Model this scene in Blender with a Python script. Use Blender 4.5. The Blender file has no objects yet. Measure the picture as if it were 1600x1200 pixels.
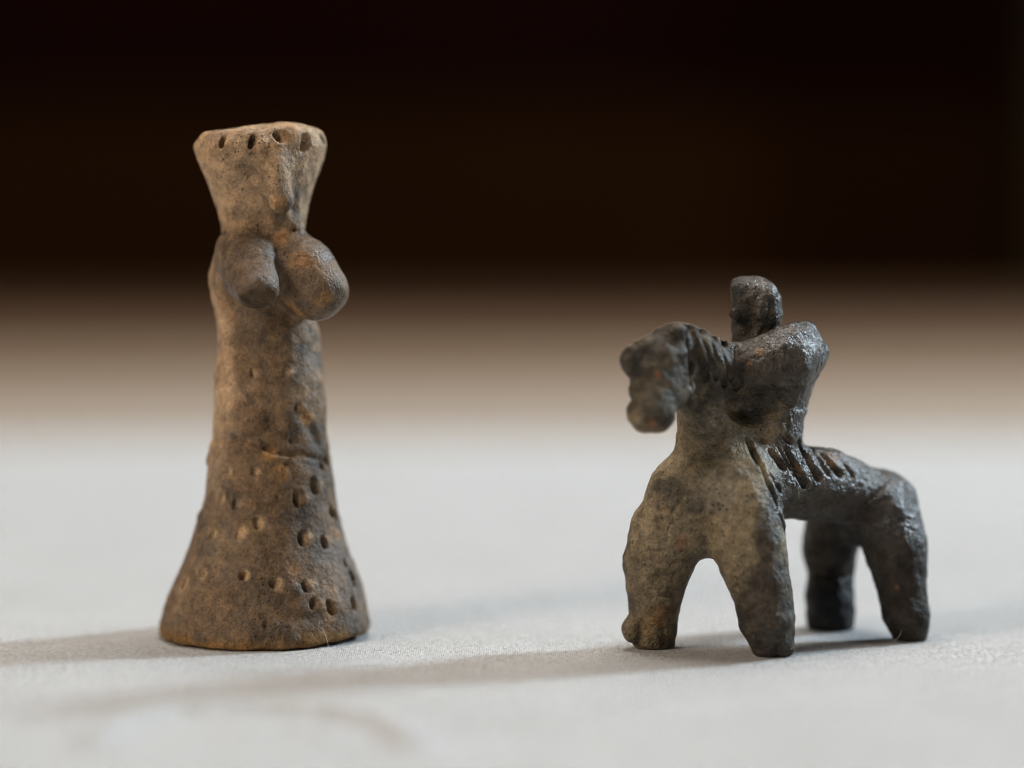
import bpy, math, random
import numpy as np
from mathutils import Vector

# ------------------------------------------------------------------ camera, world, lights, exposure
scene = bpy.context.scene
C = scene.collection
MM = 0.001

cam_data = bpy.data.cameras.new('camera')
cam = bpy.data.objects.new('camera', cam_data)
C.objects.link(cam)
cam.location = (0.0, 0.0, 0.090)
cam.rotation_euler = (math.radians(90 - 4.118), 0, 0)
cam_data.lens = 100
cam_data.sensor_width = 36
cam_data.clip_start = 0.01
cam_data.clip_end = 50
cam_data.dof.use_dof = True
cam_data.dof.focus_distance = 0.5425
cam_data.dof.aperture_fstop = 3.5
cam_data.dof.aperture_blades = 0
scene.camera = cam

world = bpy.data.worlds.new('World')
scene.world = world
world.use_nodes = True
wb = world.node_tree.nodes['Background']
wb.inputs['Color'].default_value = (1.0, 0.97, 0.94, 1)
wb.inputs['Strength'].default_value = 0.07


def area(name, loc, target, size, size_y, power, color):
    d = bpy.data.lights.new(name, 'AREA')
    d.shape = 'RECTANGLE'
    d.size, d.size_y = size, size_y
    d.energy = power
    d.color = color
    o = bpy.data.objects.new(name, d)
    C.objects.link(o)
    o.location = loc
    v = np.array(target) - np.array(loc)
    v = v / np.linalg.norm(v)
    o.rotation_euler = Vector(v).to_track_quat('-Z', 'Y').to_euler()
    return o


# a cool window to the right and a little behind, a warm lamp to the left in front, a soft ceiling
area('window_light', (1.93, 1.52, 1.16), (0, 0.54, 0.03), 0.30, 0.30, 78, (0.71, 0.87, 1.0))
area('room_lamp', (-1.6, -0.65, 1.30), (0, 0.54, 0.03), 0.75, 0.75, 29, (1.0, 0.84, 0.67))
area('ceiling_light', (0.05, 1.05, 2.2), (0.0, 0.8, 0.0), 1.3, 0.9, 47, (1.0, 0.95, 0.895))

scene.view_settings.view_transform = 'Standard'
scene.view_settings.look = 'None'
scene.view_settings.gamma = 1
scene.view_settings.exposure = 0.15
scene.view_settings.use_curve_mapping = False
scene.cycles.use_denoising = True
scene.cycles.max_bounces = 8
scene.cycles.filter_width = 1.1

# ------------------------------------------------------------------ node helpers


def new_mat(name):
    m = bpy.data.materials.new(name)
    m.use_nodes = True
    nt = m.node_tree
    return m, nt, nt.nodes['Principled BSDF']


def node(nt, kind, **kw):
    n = nt.nodes.new(kind)
    for k, v in kw.items():
        if k in n.inputs.keys():
            n.inputs[k].default_value = v
        else:
            setattr(n, k, v)
    return n


def ramp(nt, fac, stops):
    r = nt.nodes.new('ShaderNodeValToRGB')
    e = r.color_ramp.elements
    while len(e) < len(stops):
        e.new(0.5)
    for i, (p, c) in enumerate(stops):
        e[i].position = p
        e[i].color = c if len(c) == 4 else (*c, 1)
    nt.links.new(fac, r.inputs[0])
    return r.outputs[0]


def mathn(nt, op, a, b=None, clamp=False):
    n = nt.nodes.new('ShaderNodeMath')
    n.operation = op
    n.use_clamp = clamp
    for i, v in enumerate((a, b)):
        if v is None:
            continue
        if isinstance(v, (int, float)):
            n.inputs[i].default_value = v
        else:
            nt.links.new(v, n.inputs[i])
    return n.outputs[0]


def mix(nt, fac, a, b, mode='MIX'):
    n = nt.nodes.new('ShaderNodeMix')
    n.data_type = 'RGBA'
    n.blend_type = mode
    for i, v in ((0, fac), (6, a), (7, b)):
        if isinstance(v, (int, float)):
            n.inputs[i].default_value = v
        elif isinstance(v, tuple):
            n.inputs[i].default_value = (*v, 1) if len(v) == 3 else v
        else:
            nt.links.new(v, n.inputs[i])
    return n.outputs[2]


def noise(nt, co, scale, detail=3, rough=0.55):
    n = nt.nodes.new('ShaderNodeTexNoise')
    n.inputs['Scale'].default_value = scale
    n.inputs['Detail'].default_value = detail
    n.inputs['Roughness'].default_value = rough
    nt.links.new(co, n.inputs['Vector'])
    return n.outputs[0]


def bump(nt, height, dist, strength=1.0, prev=None):
    b = nt.nodes.new('ShaderNodeBump')
    b.inputs['Distance'].default_value = dist
    b.inputs['Strength'].default_value = strength
    nt.links.new(height, b.inputs['Height'])
    if prev is not None:
        nt.links.new(prev, b.inputs['Normal'])
    return b.outputs[0]


# ------------------------------------------------------------------ materials
def mat_clay(name, pit_scale, pit_color, rough_lo, rough_hi, spec, grain, fleck, crease):
    """fired clay: body colour in the 'tone' attribute, gloss in 'gloss', fine grain and pits in nodes"""
    m, nt, p = new_mat(name)
    co = nt.nodes.new('ShaderNodeTexCoord').outputs['Object']
    tone = node(nt, 'ShaderNodeAttribute', attribute_name='tone').outputs['Color']
    gloss = node(nt, 'ShaderNodeAttribute', attribute_name='gloss').outputs['Fac']
    n1 = noise(nt, co, 420, 5, 0.65)
    n2 = noise(nt, co, 1900, 3, 0.6)
    g = ramp(nt, n1, [(0.30, (0.50, 0.49, 0.48)), (0.52, (1, 1, 1)), (0.72, (1.40, 1.34, 1.24))])
    col = mix(nt, 1.0, tone, g, 'MULTIPLY')
    g2 = ramp(nt, n2, [(0.34, (0.60, 0.60, 0.61)), (0.55, (1, 1, 1)), (0.70, (1.32, 1.26, 1.18))])
    col = mix(nt, 0.8, col, g2, 'MULTIPLY')
    # dark pits of burnt-out grit
    vor = node(nt, 'ShaderNodeTexVoronoi', Scale=pit_scale)
    nt.links.new(co, vor.inputs['Vector'])
    patch = ramp(nt, noise(nt, co, 130, 2), [(0.42, (0, 0, 0)), (0.62, (1, 1, 1))])
    rad = mathn(nt, 'MULTIPLY', patch, 0.17)
    pit = mathn(nt, 'SUBTRACT', mathn(nt, 'ADD', rad, 0.07), vor.outputs['Distance'])
    pit = mathn(nt, 'MULTIPLY', pit, 14.0, True)
    # only some of the cells hold a pit
    keep = ramp(nt, mathn(nt, 'FRACT', mathn(nt, 'MULTIPLY', node_sep(nt, vor.outputs['Color']), 7.3)),
                [(0.30, (0, 0, 0)), (0.35, (1, 1, 1))])
    pit = mathn(nt, 'MULTIPLY', pit, keep)
    col = mix(nt, mathn(nt, 'MULTIPLY', pit, 0.8), col, pit_color)
    sp = ramp(nt, noise(nt, co, 1500, 2, 0.5), [(0.30, (1, 1, 1)), (0.36, (0, 0, 0))])
    sp = mathn(nt, 'MULTIPLY', sp, ramp(nt, noise(nt, co, 160, 2), [(0.40, (0, 0, 0)), (0.60, (1, 1, 1))]))
    col = mix(nt, mathn(nt, 'MULTIPLY', sp, 0.75), col, pit_color)
    fl = ramp(nt, noise(nt, co, 900, 2), [(0.70, (0, 0, 0)), (0.78, (1, 1, 1))])
    col = mix(nt, mathn(nt, 'MULTIPLY', fl, 0.55), col, fleck)
    nt.links.new(col, p.inputs['Base Color'])
    r = mathn(nt, 'ADD', rough_lo, mathn(nt, 'MULTIPLY', mathn(nt, 'SUBTRACT', 1.0, gloss), rough_hi - rough_lo))
    r = mathn(nt, 'ADD', r, mathn(nt, 'MULTIPLY', mathn(nt, 'SUBTRACT', n1, 0.5), 0.30), True)
    nt.links.new(r, p.inputs['Roughness'])
    nt.links.new(mathn(nt, 'ADD', 0.08, mathn(nt, 'MULTIPLY', gloss, spec)), p.inputs['Specular IOR Level'])
    h = mathn(nt, 'ADD', n1, mathn(nt, 'MULTIPLY', n2, 0.35))
    cr = mathn(nt, 'ABSOLUTE', mathn(nt, 'SUBTRACT', noise(nt, co, 260, 4, 0.6), 0.5))
    cr = mathn(nt, 'MINIMUM', mathn(nt, 'MULTIPLY', cr, 9.0), 1.0)
    nb = bump(nt, cr, crease)
    nb = bump(nt, h, grain, 1.0, nb)
    nb = bump(nt, mathn(nt, 'SUBTRACT', 1.0, pit), 0.00016, 0.8, nb)
    nt.links.new(nb, p.inputs['Normal'])
    return m


def node_sep(nt, col):
    s = nt.nodes.new('ShaderNodeSeparateColor')
    nt.links.new(col, s.inputs[0])
    return s.outputs[0]


M_TERRA = mat_clay('brown_fired_clay', 900, (0.020, 0.018, 0.018), 0.40, 0.70, 0.30, 0.00050, (0.30, 0.20, 0.11), 0.00010)
M_BLACK = mat_clay('blackened_clay', 900, (0.010, 0.010, 0.010), 0.29, 0.68, 0.5, 0.00058, (0.13, 0.10, 0.055), 0.00022)


def mat_cloth():
    m, nt, p = new_mat('white_cotton')
    co = nt.nodes.new('ShaderNodeTexCoord').outputs['Object']
    xy = node(nt, 'ShaderNodeSeparateXYZ')
    wob = noise(nt, co, 60, 2)
    nt.links.new(co, xy.inputs[0])
    pitch = 0.00042

    def thread(c, off):
        a = mathn(nt, 'ADD', mathn(nt, 'MULTIPLY', c, 2 * math.pi / pitch), mathn(nt, 'MULTIPLY', wob, 9.0))
        return mathn(nt, 'SINE', mathn(nt, 'ADD', a, off))
    sx, sy = thread(xy.outputs[0], 0.0), thread(xy.outputs[1], 1.1)
    weave = mathn(nt, 'MULTIPLY', mathn(nt, 'ADD', mathn(nt, 'MULTIPLY', sx, sy), mathn(nt, 'ADD', sx, sy)), 0.25)
    n = noise(nt, co, 2600, 3, 0.7)
    big = noise(nt, co, 35, 3)
    col = mix(nt, ramp(nt, big, [(0.3, (0, 0, 0)), (0.7, (1, 1, 1))]), (0.72, 0.713, 0.702), (0.78, 0.773, 0.766))
    mp = node(nt, 'ShaderNodeMapping')
    mp.inputs['Scale'].default_value = (1500.0, 420.0, 600.0)
    nt.links.new(co, mp.inputs['Vector'])
    slub = noise(nt, mp.outputs[0], 1.0, 2, 0.6)
    col = mix(nt, 1.0, col, ramp(nt, slub, [(0.32, (0.80, 0.795, 0.785)), (0.50, (0.97, 0.97, 0.97)), (0.68, (1.08, 1.08, 1.08))]), 'MULTIPLY')
    thread_shade = ramp(nt, mathn(nt, 'ADD', mathn(nt, 'MULTIPLY', weave, 0.5), 0.5), [(0.10, (0.80, 0.80, 0.80)), (0.45, (1, 1, 1))])  # shade in the gaps between threads, put into the colour
    col = mix(nt, 1.0, col, thread_shade, 'MULTIPLY')
    nt.links.new(col, p.inputs['Base Color'])
    p.inputs['Roughness'].default_value = 0.9
    p.inputs['Specular IOR Level'].default_value = 0.15
    p.inputs['Sheen Weight'].default_value = 0.15
    nb = bump(nt, slub, 0.0005)
    nb = bump(nt, weave, 0.00034, 1.0, nb)
    nb = bump(nt, n, 0.0009, 1.0, nb)
    nt.links.new(nb, p.inputs['Normal'])
    return m


def mat_wood(name, dark, light, rough):
    m, nt, p = new_mat(name)
    co = nt.nodes.new('ShaderNodeTexCoord').outputs['Object']
    mp = node(nt, 'ShaderNodeMapping')
    mp.inputs['Scale'].default_value = (1.0, 14.0, 14.0)
    nt.links.new(co, mp.inputs['Vector'])
    n = noise(nt, mp.outputs[0], 6, 5, 0.6)
    nt.links.new(ramp(nt, n, [(0.3, dark), (0.7, light)]), p.inputs['Base Color'])
    p.inputs['Roughness'].default_value = rough
    p.inputs['Specular IOR Level'].default_value = 0.02 if rough == 1.0 else 0.12
    nt.links.new(bump(nt, n, 0.0006), p.inputs['Normal'])
    return m


M_CLOTH = mat_cloth()
M_TABLE = mat_wood('brown_table_wood', (0.195, 0.142, 0.100), (0.265, 0.197, 0.140), 0.7)
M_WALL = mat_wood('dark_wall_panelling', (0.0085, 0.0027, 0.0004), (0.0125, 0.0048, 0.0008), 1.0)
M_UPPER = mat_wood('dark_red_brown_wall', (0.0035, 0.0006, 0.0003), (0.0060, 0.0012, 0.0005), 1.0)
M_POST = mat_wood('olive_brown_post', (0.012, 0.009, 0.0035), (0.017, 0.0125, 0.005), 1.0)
m, nt, p = new_mat('lint')
p.inputs['Base Color'].default_value = (0.75, 0.74, 0.72, 1)
p.inputs['Roughness'].default_value = 0.7
M_LINT = m
_n = noise(nt, nt.nodes.new('ShaderNodeTexCoord').outputs['Object'], 300, 2)
nt.links.new(ramp(nt, _n, [(0.3, (0.62, 0.60, 0.57)), (0.7, (0.8, 0.79, 0.78))]), p.inputs['Base Color'])

# ------------------------------------------------------------------ object helpers


def mesh_obj(name, verts, faces, mat, parent=None, smooth=True):
    me = bpy.data.meshes.new(name)
    me.from_pydata([tuple(v) for v in verts], [], [tuple(f) for f in faces])
    me.materials.append(mat)
    if smooth:
        me.polygons.foreach_set('use_smooth', [True] * len(me.polygons))
    me.update()
    o = bpy.data.objects.new(name, me)
    C.objects.link(o)
    o.parent = parent
    return o


def tag(o, label=None, category=None, group=None, kind=None):
    for k, v in (('label', label), ('category', category), ('group', group), ('kind', kind)):
        if v:
            o[k] = v
    return o


def box(lo, hi):
    x0, y0, z0 = lo
    x1, y1, z1 = hi
    v = [(x0, y0, z0), (x1, y0, z0), (x1, y1, z0), (x0, y1, z0), (x0, y0, z1), (x1, y0, z1), (x1, y1, z1), (x0, y1, z1)]
    f = [(0, 3, 2, 1), (4, 5, 6, 7), (0, 1, 5, 4), (1, 2, 6, 5), (2, 3, 7, 6), (3, 0, 4, 7)]
    return v, f


# ------------------------------------------------------------------ modelling clay: a small distance-field sculptor
class Clay:
    def __init__(self, lo, hi, h, seed):
        self.lo = np.array(lo, np.float32)
        self.h = h
        self.n = np.ceil((np.array(hi) - self.lo) / h).astype(int) + 1
        ax = [self.lo[i] + h * np.arange(self.n[i], dtype=np.float32) for i in range(3)]
        self.ax = ax
        self.d = np.full(tuple(self.n), 50.0, np.float32)
        self.rng = np.random.default_rng(seed)
        self.parts = {}

    def win(self, lo, hi):
        a = np.clip(np.floor((np.array(lo) - self.lo) / self.h).astype(int), 0, self.n)
        b = np.clip(np.ceil((np.array(hi) - self.lo) / self.h).astype(int) + 1, 0, self.n)
        sl = tuple(slice(a[i], b[i]) for i in range(3))
        X = self.ax[0][sl[0]][:, None, None]
        Y = self.ax[1][sl[1]][None, :, None]
        Z = self.ax[2][sl[2]][None, None, :]
        return sl, X, Y, Z

    def add(self, part, prim, k=1.0):
        f, lo, hi = prim
        pad = k + 3.0
        sl, X, Y, Z = self.win(np.array(lo) - pad, np.array(hi) + pad)
        self.d[sl] = smin(self.d[sl], f(X, Y, Z).astype(np.float32), k)
        self.parts.setdefault(part, []).append(f)

    def claim(self, part, prim):
        """names a region without adding clay"""
        self.parts.setdefault(part, []).append(prim[0])

    def cut(self, prim, k=0.3):
        f, lo, hi = prim
        sl, X, Y, Z = self.win(np.array(lo) - k - 1.0, np.array(hi) + k + 1.0)
        self.d[sl] = -smin(-self.d[sl], f(X, Y, Z).astype(np.float32), k)

    def front(self, q):
        """the point moved to the clay's near face"""
        y = np.arange(self.lo[1], self.lo[1] + self.n[1] * self.h - 1, 0.1)
        i, k = (int(round((q[a] - self.lo[a]) / self.h)) for a in (0, 2))
        j = np.clip(np.rint((y - self.lo[1]) / self.h).astype(int), 0, self.n[1] - 1)
        col = self.d[i, j, k] < 0
        return np.array([q[0], y[np.argmax(col)] if col.any() else q[1], q[2]])

    def grooves(self, lines, k=0.3, depth=0.1):
        todo = []
        for a, b, r in lines:
            a, b = np.array(a), np.array(b)
            pts = [self.front(a + (b - a) * t) + np.array([0, depth, 0]) for t in np.linspace(0, 1, 6)]
            todo += [cone(pts[i], pts[i + 1], r * (0.6 + 0.1 * i), r * (0.6 + 0.1 * (i + 1))) for i in range(5)
                     if abs(pts[i][1] - pts[i + 1][1]) < 4]
        for c in todo:
            self.cut(c, k)

    def clip(self, f, k=0.5):
        sl, X, Y, Z = self.win(self.lo, self.lo + self.n * self.h)
        g = np.broadcast_to(f(X, Y, Z), self.d.shape).astype(np.float32)
        self.d = -smin(-self.d, -g, k)

    def lumps(self, cell, amp, weight=None):
        """smooth lattice noise added to the surface"""
        cells = np.ceil(self.n * self.h / cell).astype(int) + 3
        g = self.rng.uniform(-1, 1, tuple(cells)).astype(np.float32)
        for i in range(3):
            t = (np.arange(self.n[i]) * self.h / cell) + 0.5
            j = np.floor(t).astype(int)
            f = t - j
            f = f * f * (3 - 2 * f)
            Wm = np.zeros((self.n[i], cells[i]), np.float32)
            Wm[np.arange(self.n[i]), j] = 1 - f
            Wm[np.arange(self.n[i]), j + 1] = f
            g = np.moveaxis(np.tensordot(Wm, g, axes=(1, i)), 0, i)
        if weight is not None:
            g = g * weight(self.ax[0][:, None, None], self.ax[1][None, :, None], self.ax[2][None, None, :])
        self.d += amp * g

    def mesh(self):
        d, n = self.d, self.n
        ins = d < 0
        c = np.zeros(tuple(n - 1), np.int8)
        for i in (0, 1):
            for j in (0, 1):
                for k in (0, 1):
                    c += ins[i:n[0] - 1 + i, j:n[1] - 1 + j, k:n[2] - 1 + k]
        act = np.argwhere((c > 0) & (c < 8))
        idx = np.full(tuple(n - 1), -1, np.int64)
        idx[act[:, 0], act[:, 1], act[:, 2]] = np.arange(len(act))
        pos = np.zeros((len(act), 3))
        cnt = np.zeros(len(act))
        for axis in range(3):
            oth = [a for a in range(3) if a != axis]
            for u in (0, 1):
                for w in (0, 1):
                    p0 = act.copy()
                    p0[:, oth[0]] += u
                    p0[:, oth[1]] += w
                    p1 = p0.copy()
                    p1[:, axis] += 1
                    a = d[p0[:, 0], p0[:, 1], p0[:, 2]]
                    b = d[p1[:, 0], p1[:, 1], p1[:, 2]]
                    x = (a < 0) != (b < 0)
                    t = np.where(x, a / np.where(x, a - b, 1), 0)
                    q = p0.astype(float)
                    q[:, axis] += t
                    pos[x] += q[x]
                    cnt[x] += 1
        verts = self.lo + self.h * pos / cnt[:, None]
        faces = []
        for axis in range(3):
            o1, o2 = (axis + 1) % 3, (axis + 2) % 3
            s0 = [slice(None)] * 3
            s1 = [slice(None)] * 3
            s0[axis] = slice(0, -1)
            s1[axis] = slice(1, None)
            e = np.argwhere(ins[tuple(s0)] != ins[tuple(s1)])
            e = e[(e[:, o1] > 0) & (e[:, o2] > 0) & (e[:, o1] < n[o1] - 1) & (e[:, o2] < n[o2] - 1)]
            inside = ins[e[:, 0], e[:, 1], e[:, 2]]

            def cell(a, b):
                q = e.copy()
                q[:, o1] -= a
                q[:, o2] -= b
                return idx[q[:, 0], q[:, 1], q[:, 2]]
            quad = np.stack([cell(1, 1), cell(0, 1), cell(0, 0), cell(1, 0)], 1)
            quad[~inside] = quad[~inside][:, ::-1]
            faces.append(quad)
        faces = np.concatenate(faces)
        # one light relaxing pass takes the grid out of the surface
        for w in (0.5, -0.32):
            acc = np.zeros_like(verts)
            cn = np.zeros(len(verts))
            for k in range(4):
                a, b = faces[:, k], faces[:, (k + 1) % 4]
                np.add.at(acc, a, verts[b])
                np.add.at(acc, b, verts[a])
                np.add.at(cn, a, 1)
                np.add.at(cn, b, 1)
            verts = verts + w * (acc / cn[:, None] - verts)
        fn = np.cross(verts[faces[:, 2]] - verts[faces[:, 0]], verts[faces[:, 3]] - verts[faces[:, 1]])
        vn = np.zeros_like(verts)
        for k in range(4):
            np.add.at(vn, faces[:, k], fn)
        vn /= np.linalg.norm(vn, axis=1)[:, None] + 1e-12
        return verts, faces, vn

    def split(self, verts, faces):
        ctr = verts[faces].mean(1)
        x, y, z = ctr[:, 0], ctr[:, 1], ctr[:, 2]
        names = list(self.parts)
        dist = np.stack([np.min([f(x, y, z) for f in self.parts[nm]], axis=0) for nm in names])
        return names, dist.argmin(0)


def smin(a, b, k):
    if k <= 0:
        return np.minimum(a, b)
    h = np.maximum(k - np.abs(a - b), 0) / k
    return np.minimum(a, b) - h * h * k * 0.25


def cone(a, b, ra, rb):
    a, b = np.array(a, float), np.array(b, float)
    ba = b - a
    bb = ba @ ba

    def f(X, Y, Z):
        px, py, pz = X - a[0], Y - a[1], Z - a[2]
        t = np.clip((px * ba[0] + py * ba[1] + pz * ba[2]) / bb, 0, 1)
        return np.sqrt((px - t * ba[0]) ** 2 + (py - t * ba[1]) ** 2 + (pz - t * ba[2]) ** 2) - (ra + t * (rb - ra))
    r = max(ra, rb)
    return f, np.minimum(a, b) - r, np.maximum(a, b) + r


def chain(*pts):
    """limb through (point, radius) pairs"""
    cs = [cone(pts[i][0], pts[i + 1][0], pts[i][1], pts[i + 1][1]) for i in range(len(pts) - 1)]

    def f(X, Y, Z):
        d = cs[0][0](X, Y, Z)
        for c in cs[1:]:
            d = np.minimum(d, c[0](X, Y, Z))
        return d
    return f, np.min([c[1] for c in cs], 0), np.max([c[2] for c in cs], 0)


def blob(c, r, ax=None):
    """ellipsoid, radii r along the rows of ax"""
    c, r = np.array(c, float), np.array(r, float)
    A = np.eye(3) if ax is None else np.array(ax, float)

    def f(X, Y, Z):
        px, py, pz = X - c[0], Y - c[1], Z - c[2]
        u = [(px * A[i][0] + py * A[i][1] + pz * A[i][2]) for i in range(3)]
        k0 = np.sqrt(sum((u[i] / r[i]) ** 2 for i in range(3))) + 1e-9
        k1 = np.sqrt(sum((u[i] / r[i] ** 2) ** 2 for i in range(3))) + 1e-9
        return k0 * (k0 - 1) / k1
    m = r.max()
    return f, c - m, c + m


def vnoise(p, cell, seed):
    """value noise at points, -1..1"""
    q = p / cell
    i = np.floor(q).astype(np.int64)
    f = q - i
    f = f * f * (3 - 2 * f)
    out = 0
    for a in (0, 1):
        for b in (0, 1):
            for c in (0, 1):
                k = (i[:, 0] + a) * 73856093 ^ (i[:, 1] + b) * 19349663 ^ (i[:, 2] + c) * 83492791 ^ seed * 2654435761
                k = (k ^ (k >> 13)) * 1274126177 & 0x7fffffff
                k = (k ^ (k >> 15)) * 668265263 & 0x7fffffff
                v = (k & 0xffff) / 32767.5 - 1
                w = (f[:, 0] if a else 1 - f[:, 0]) * (f[:, 1] if b else 1 - f[:, 1]) * (f[:, 2] if c else 1 - f[:, 2])
                out = out + v * w
    return out


def fbm(p, cell, seed, n=4):
    return sum(vnoise(p, cell / 2 ** k, seed + k) / 2 ** k for k in range(n)) / 1.5


def sstep(a, b, x):
    t = np.clip((x - a) / (b - a), 0, 1)
    return t * t * (3 - 2 * t)


def lerp(c0, c1, t):
    return c0 * (1 - t[:, None]) + np.array(c1) * t[:, None]


def clay_objects(clay, root, mat, paint, tree, labels):
    """polygonise, paint and hand each face to its part; tree: name -> (object name, parent name or None)"""
    verts, faces, vn = clay.mesh()
    tone, gloss = paint(verts, vn)
    names, lab = clay.split(verts, faces)
    made = {}
    order = [nm for nm in tree if tree[nm][1] is None] + [nm for nm in tree if tree[nm][1] is not None]
    for nm in order:
        k = names.index(nm)
        fs = faces[lab == k]
        used, inv = np.unique(fs, return_inverse=True)
        me = bpy.data.meshes.new(tree[nm][0])
        vs = (verts[used] * MM)
        me.from_pydata(vs.tolist(), [], inv.reshape(-1, 4).tolist())
        me.materials.append(mat)
        a = me.attributes.new('tone', 'FLOAT_COLOR', 'POINT')
        a.data.foreach_set('color', np.concatenate([np.clip(tone[used], 0.003, 1), np.ones((len(used), 1))], 1).astype(np.float32).ravel())
        a = me.attributes.new('gloss', 'FLOAT', 'POINT')
        a.data.foreach_set('value', gloss[used].astype(np.float32))
        me.polygons.foreach_set('use_smooth', np.ones(len(me.polygons), bool))
        me.normals_split_custom_set_from_vertices(vn[used].tolist())
        o = bpy.data.objects.new(tree[nm][0], me)
        C.objects.link(o)
        o.parent = made[tree[nm][1]] if tree[nm][1] else root
        if nm in labels:
            o['label'] = labels[nm]
        made[nm] = o
    return made


# ------------------------------------------------------------------ the setting: wall, table, cloth
wall = mesh_obj('wall', *box((-1.6, 2.33, -1.0), (1.6, 2.38, 1.6)), M_UPPER, smooth=False)
tag(wall, 'dark brown wall filling the background', kind='structure')
mesh_obj('lower_wall', *box((-1.6, 2.30, -1.0), (1.6, 2.328, 0.150)), M_WALL, wall, smooth=False)  # the darkening up the wall is put into two panel tones
post = mesh_obj('wall_post', *box((0.417, 2.20, -1.0), (0.60, 2.297, 1.6)), M_POST, smooth=False)
tag(post, 'faint olive brown upright at the right edge of the dark background', kind='structure')

table = bpy.data.objects.new('table', None)
C.objects.link(table)
table.location = (0, 0, -0.76)
tag(table, 'brown table, its bare far end a blurred strip beyond the white cloth', 'table')
v, f = box((-0.75, -0.35, 0.728), (0.75, 1.02, 0.756))
mesh_obj('table_top', v, f, M_TABLE, table, smooth=False)
# boards of the bare far end, the blurred fade to dark painted into them step by step
FADE_BOARDS = [(1.022, 1.145, (0.285, 0.240, 0.200)), (1.147, 1.30, (0.232, 0.183, 0.140)), (1.302, 1.50, (0.178, 0.127, 0.087)),
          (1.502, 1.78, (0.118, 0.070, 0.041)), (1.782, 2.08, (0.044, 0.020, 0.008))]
for k_, (y0, y1, c_) in enumerate(FADE_BOARDS):
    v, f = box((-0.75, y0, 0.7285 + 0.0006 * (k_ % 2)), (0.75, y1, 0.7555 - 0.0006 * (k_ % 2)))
    m_ = mat_wood('fade_board_wood', tuple(q * 0.86 for q in c_), tuple(q * 1.14 for q in c_), 0.75)
    mesh_obj('fade_board', v, f, m_, table, smooth=False)
for sx in (-0.68, 0.62):
    for sy in (-0.30, 1.96):
        v, f = box((sx, sy, 0.0), (sx + 0.06, sy + 0.06, 0.7275))
        mesh_obj('leg', v, f, M_TABLE, table, smooth=False)

rng = np.random.default_rng(5)
ys = np.concatenate([np.linspace(-0.30, 0.40, 50), np.linspace(0.405, 0.70, 220), np.linspace(0.705, 0.978, 60)])
xs = np.concatenate([np.linspace(-0.70, -0.171, 50), np.linspace(-0.17, 0.17, 240), np.linspace(0.171, 0.70, 50)])
gx, gy = np.meshgrid(xs, ys, indexing='ij')
pp = np.stack([gx.ravel() * 1000, gy.ravel() * 1000, np.zeros(gx.size)], 1)
hgt = 0.9 * fbm(pp * np.array([0.6, 1, 1]), 60, 11, 3) + 0.12 * fbm(pp, 9, 31, 3)
near = np.ones(len(pp))
for (cx, cy, r0) in (((-48.78, 558.00, 0.00)[0], (-48.78, 558.00, 0.00)[1], 24), ((51.64, 548.00, 0.00)[0], (51.64, 548.00, 0.00)[1], 34)):
    rr = np.hypot(pp[:, 0] - cx, pp[:, 1] - cy)
    near = np.minimum(near, sstep(r0, r0 + 45, rr))
hgt = hgt * near + 0.05 * fbm(pp, 3.0, 77, 2)
# soft cloth creases; the foreground arc is a cast shadow shaped as a ridge
CREASES_AND_SHADOW = [([(-66.27, 447.84, 0.00), (-64.38, 463.78, 0.00), (-58.35, 475.05, 0.00), (-43.59, 479.12, 0.00), (-30.22, 474.47, 0.00), (-21.18, 465.44, 0.00), (-15.29, 447.84, 0.00)], 3.2, 2.3),
           ([(-43.56, 455.67, 0.00), (-36.81, 462.14, 0.00), (-29.04, 455.67, 0.00)], 3.5, 1.0), ([(-30.72, 563.84, 0.00), (-10.69, 589.18, 0.00), (13.99, 616.89, 0.00), (28.87, 636.84, 0.00)], 7.0, 0.45),
           ([(-112.61, 636.84, 0.00), (-93.90, 647.30, 0.00), (-78.59, 642.03, 0.00)], 8.0, 0.4), ([(86.42, 559.82, 0.00), (107.74, 593.63, 0.00)], 6.0, 0.4), ([(12.53, 551.96, 0.00), (23.45, 558.23, 0.00)], 3.0, 0.25)]
for line, w, a in CREASES_AND_SHADOW:
    best = np.full(len(pp), 1e9)
    for (x0, y0, _), (x1, y1, _) in zip(line, line[1:]):
        t = np.clip(((pp[:, 0] - x0) * (x1 - x0) + (pp[:, 1] - y0) * (y1 - y0)) / ((x1 - x0) ** 2 + (y1 - y0) ** 2), 0, 1)
        best = np.minimum(best, np.hypot(pp[:, 0] - x0 - t * (x1 - x0), pp[:, 1] - y0 - t * (y1 - y0)))
    hgt += a * np.exp(-(best / w) ** 2) * near
hgt = np.maximum(hgt, -2.0)
cv = np.stack([gx.ravel(), gy.ravel(), hgt * MM], 1)
ny = len(ys)
ii, jj = np.meshgrid(np.arange(len(xs) - 1), np.arange(ny - 1), indexing='ij')
a = (ii * ny + jj).ravel()
cf = np.stack([a, a + ny, a + ny + 1, a + 1], 1)
cloth = mesh_obj('tablecloth', cv.tolist(), cf.tolist(), M_CLOTH)
sol = cloth.modifiers.new('thickness', 'SOLIDIFY')
sol.thickness = 0.0008
sol.offset = -1
tag(cloth, 'plain white cotton cloth spread over the table under both figurines', 'tablecloth')

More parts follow.
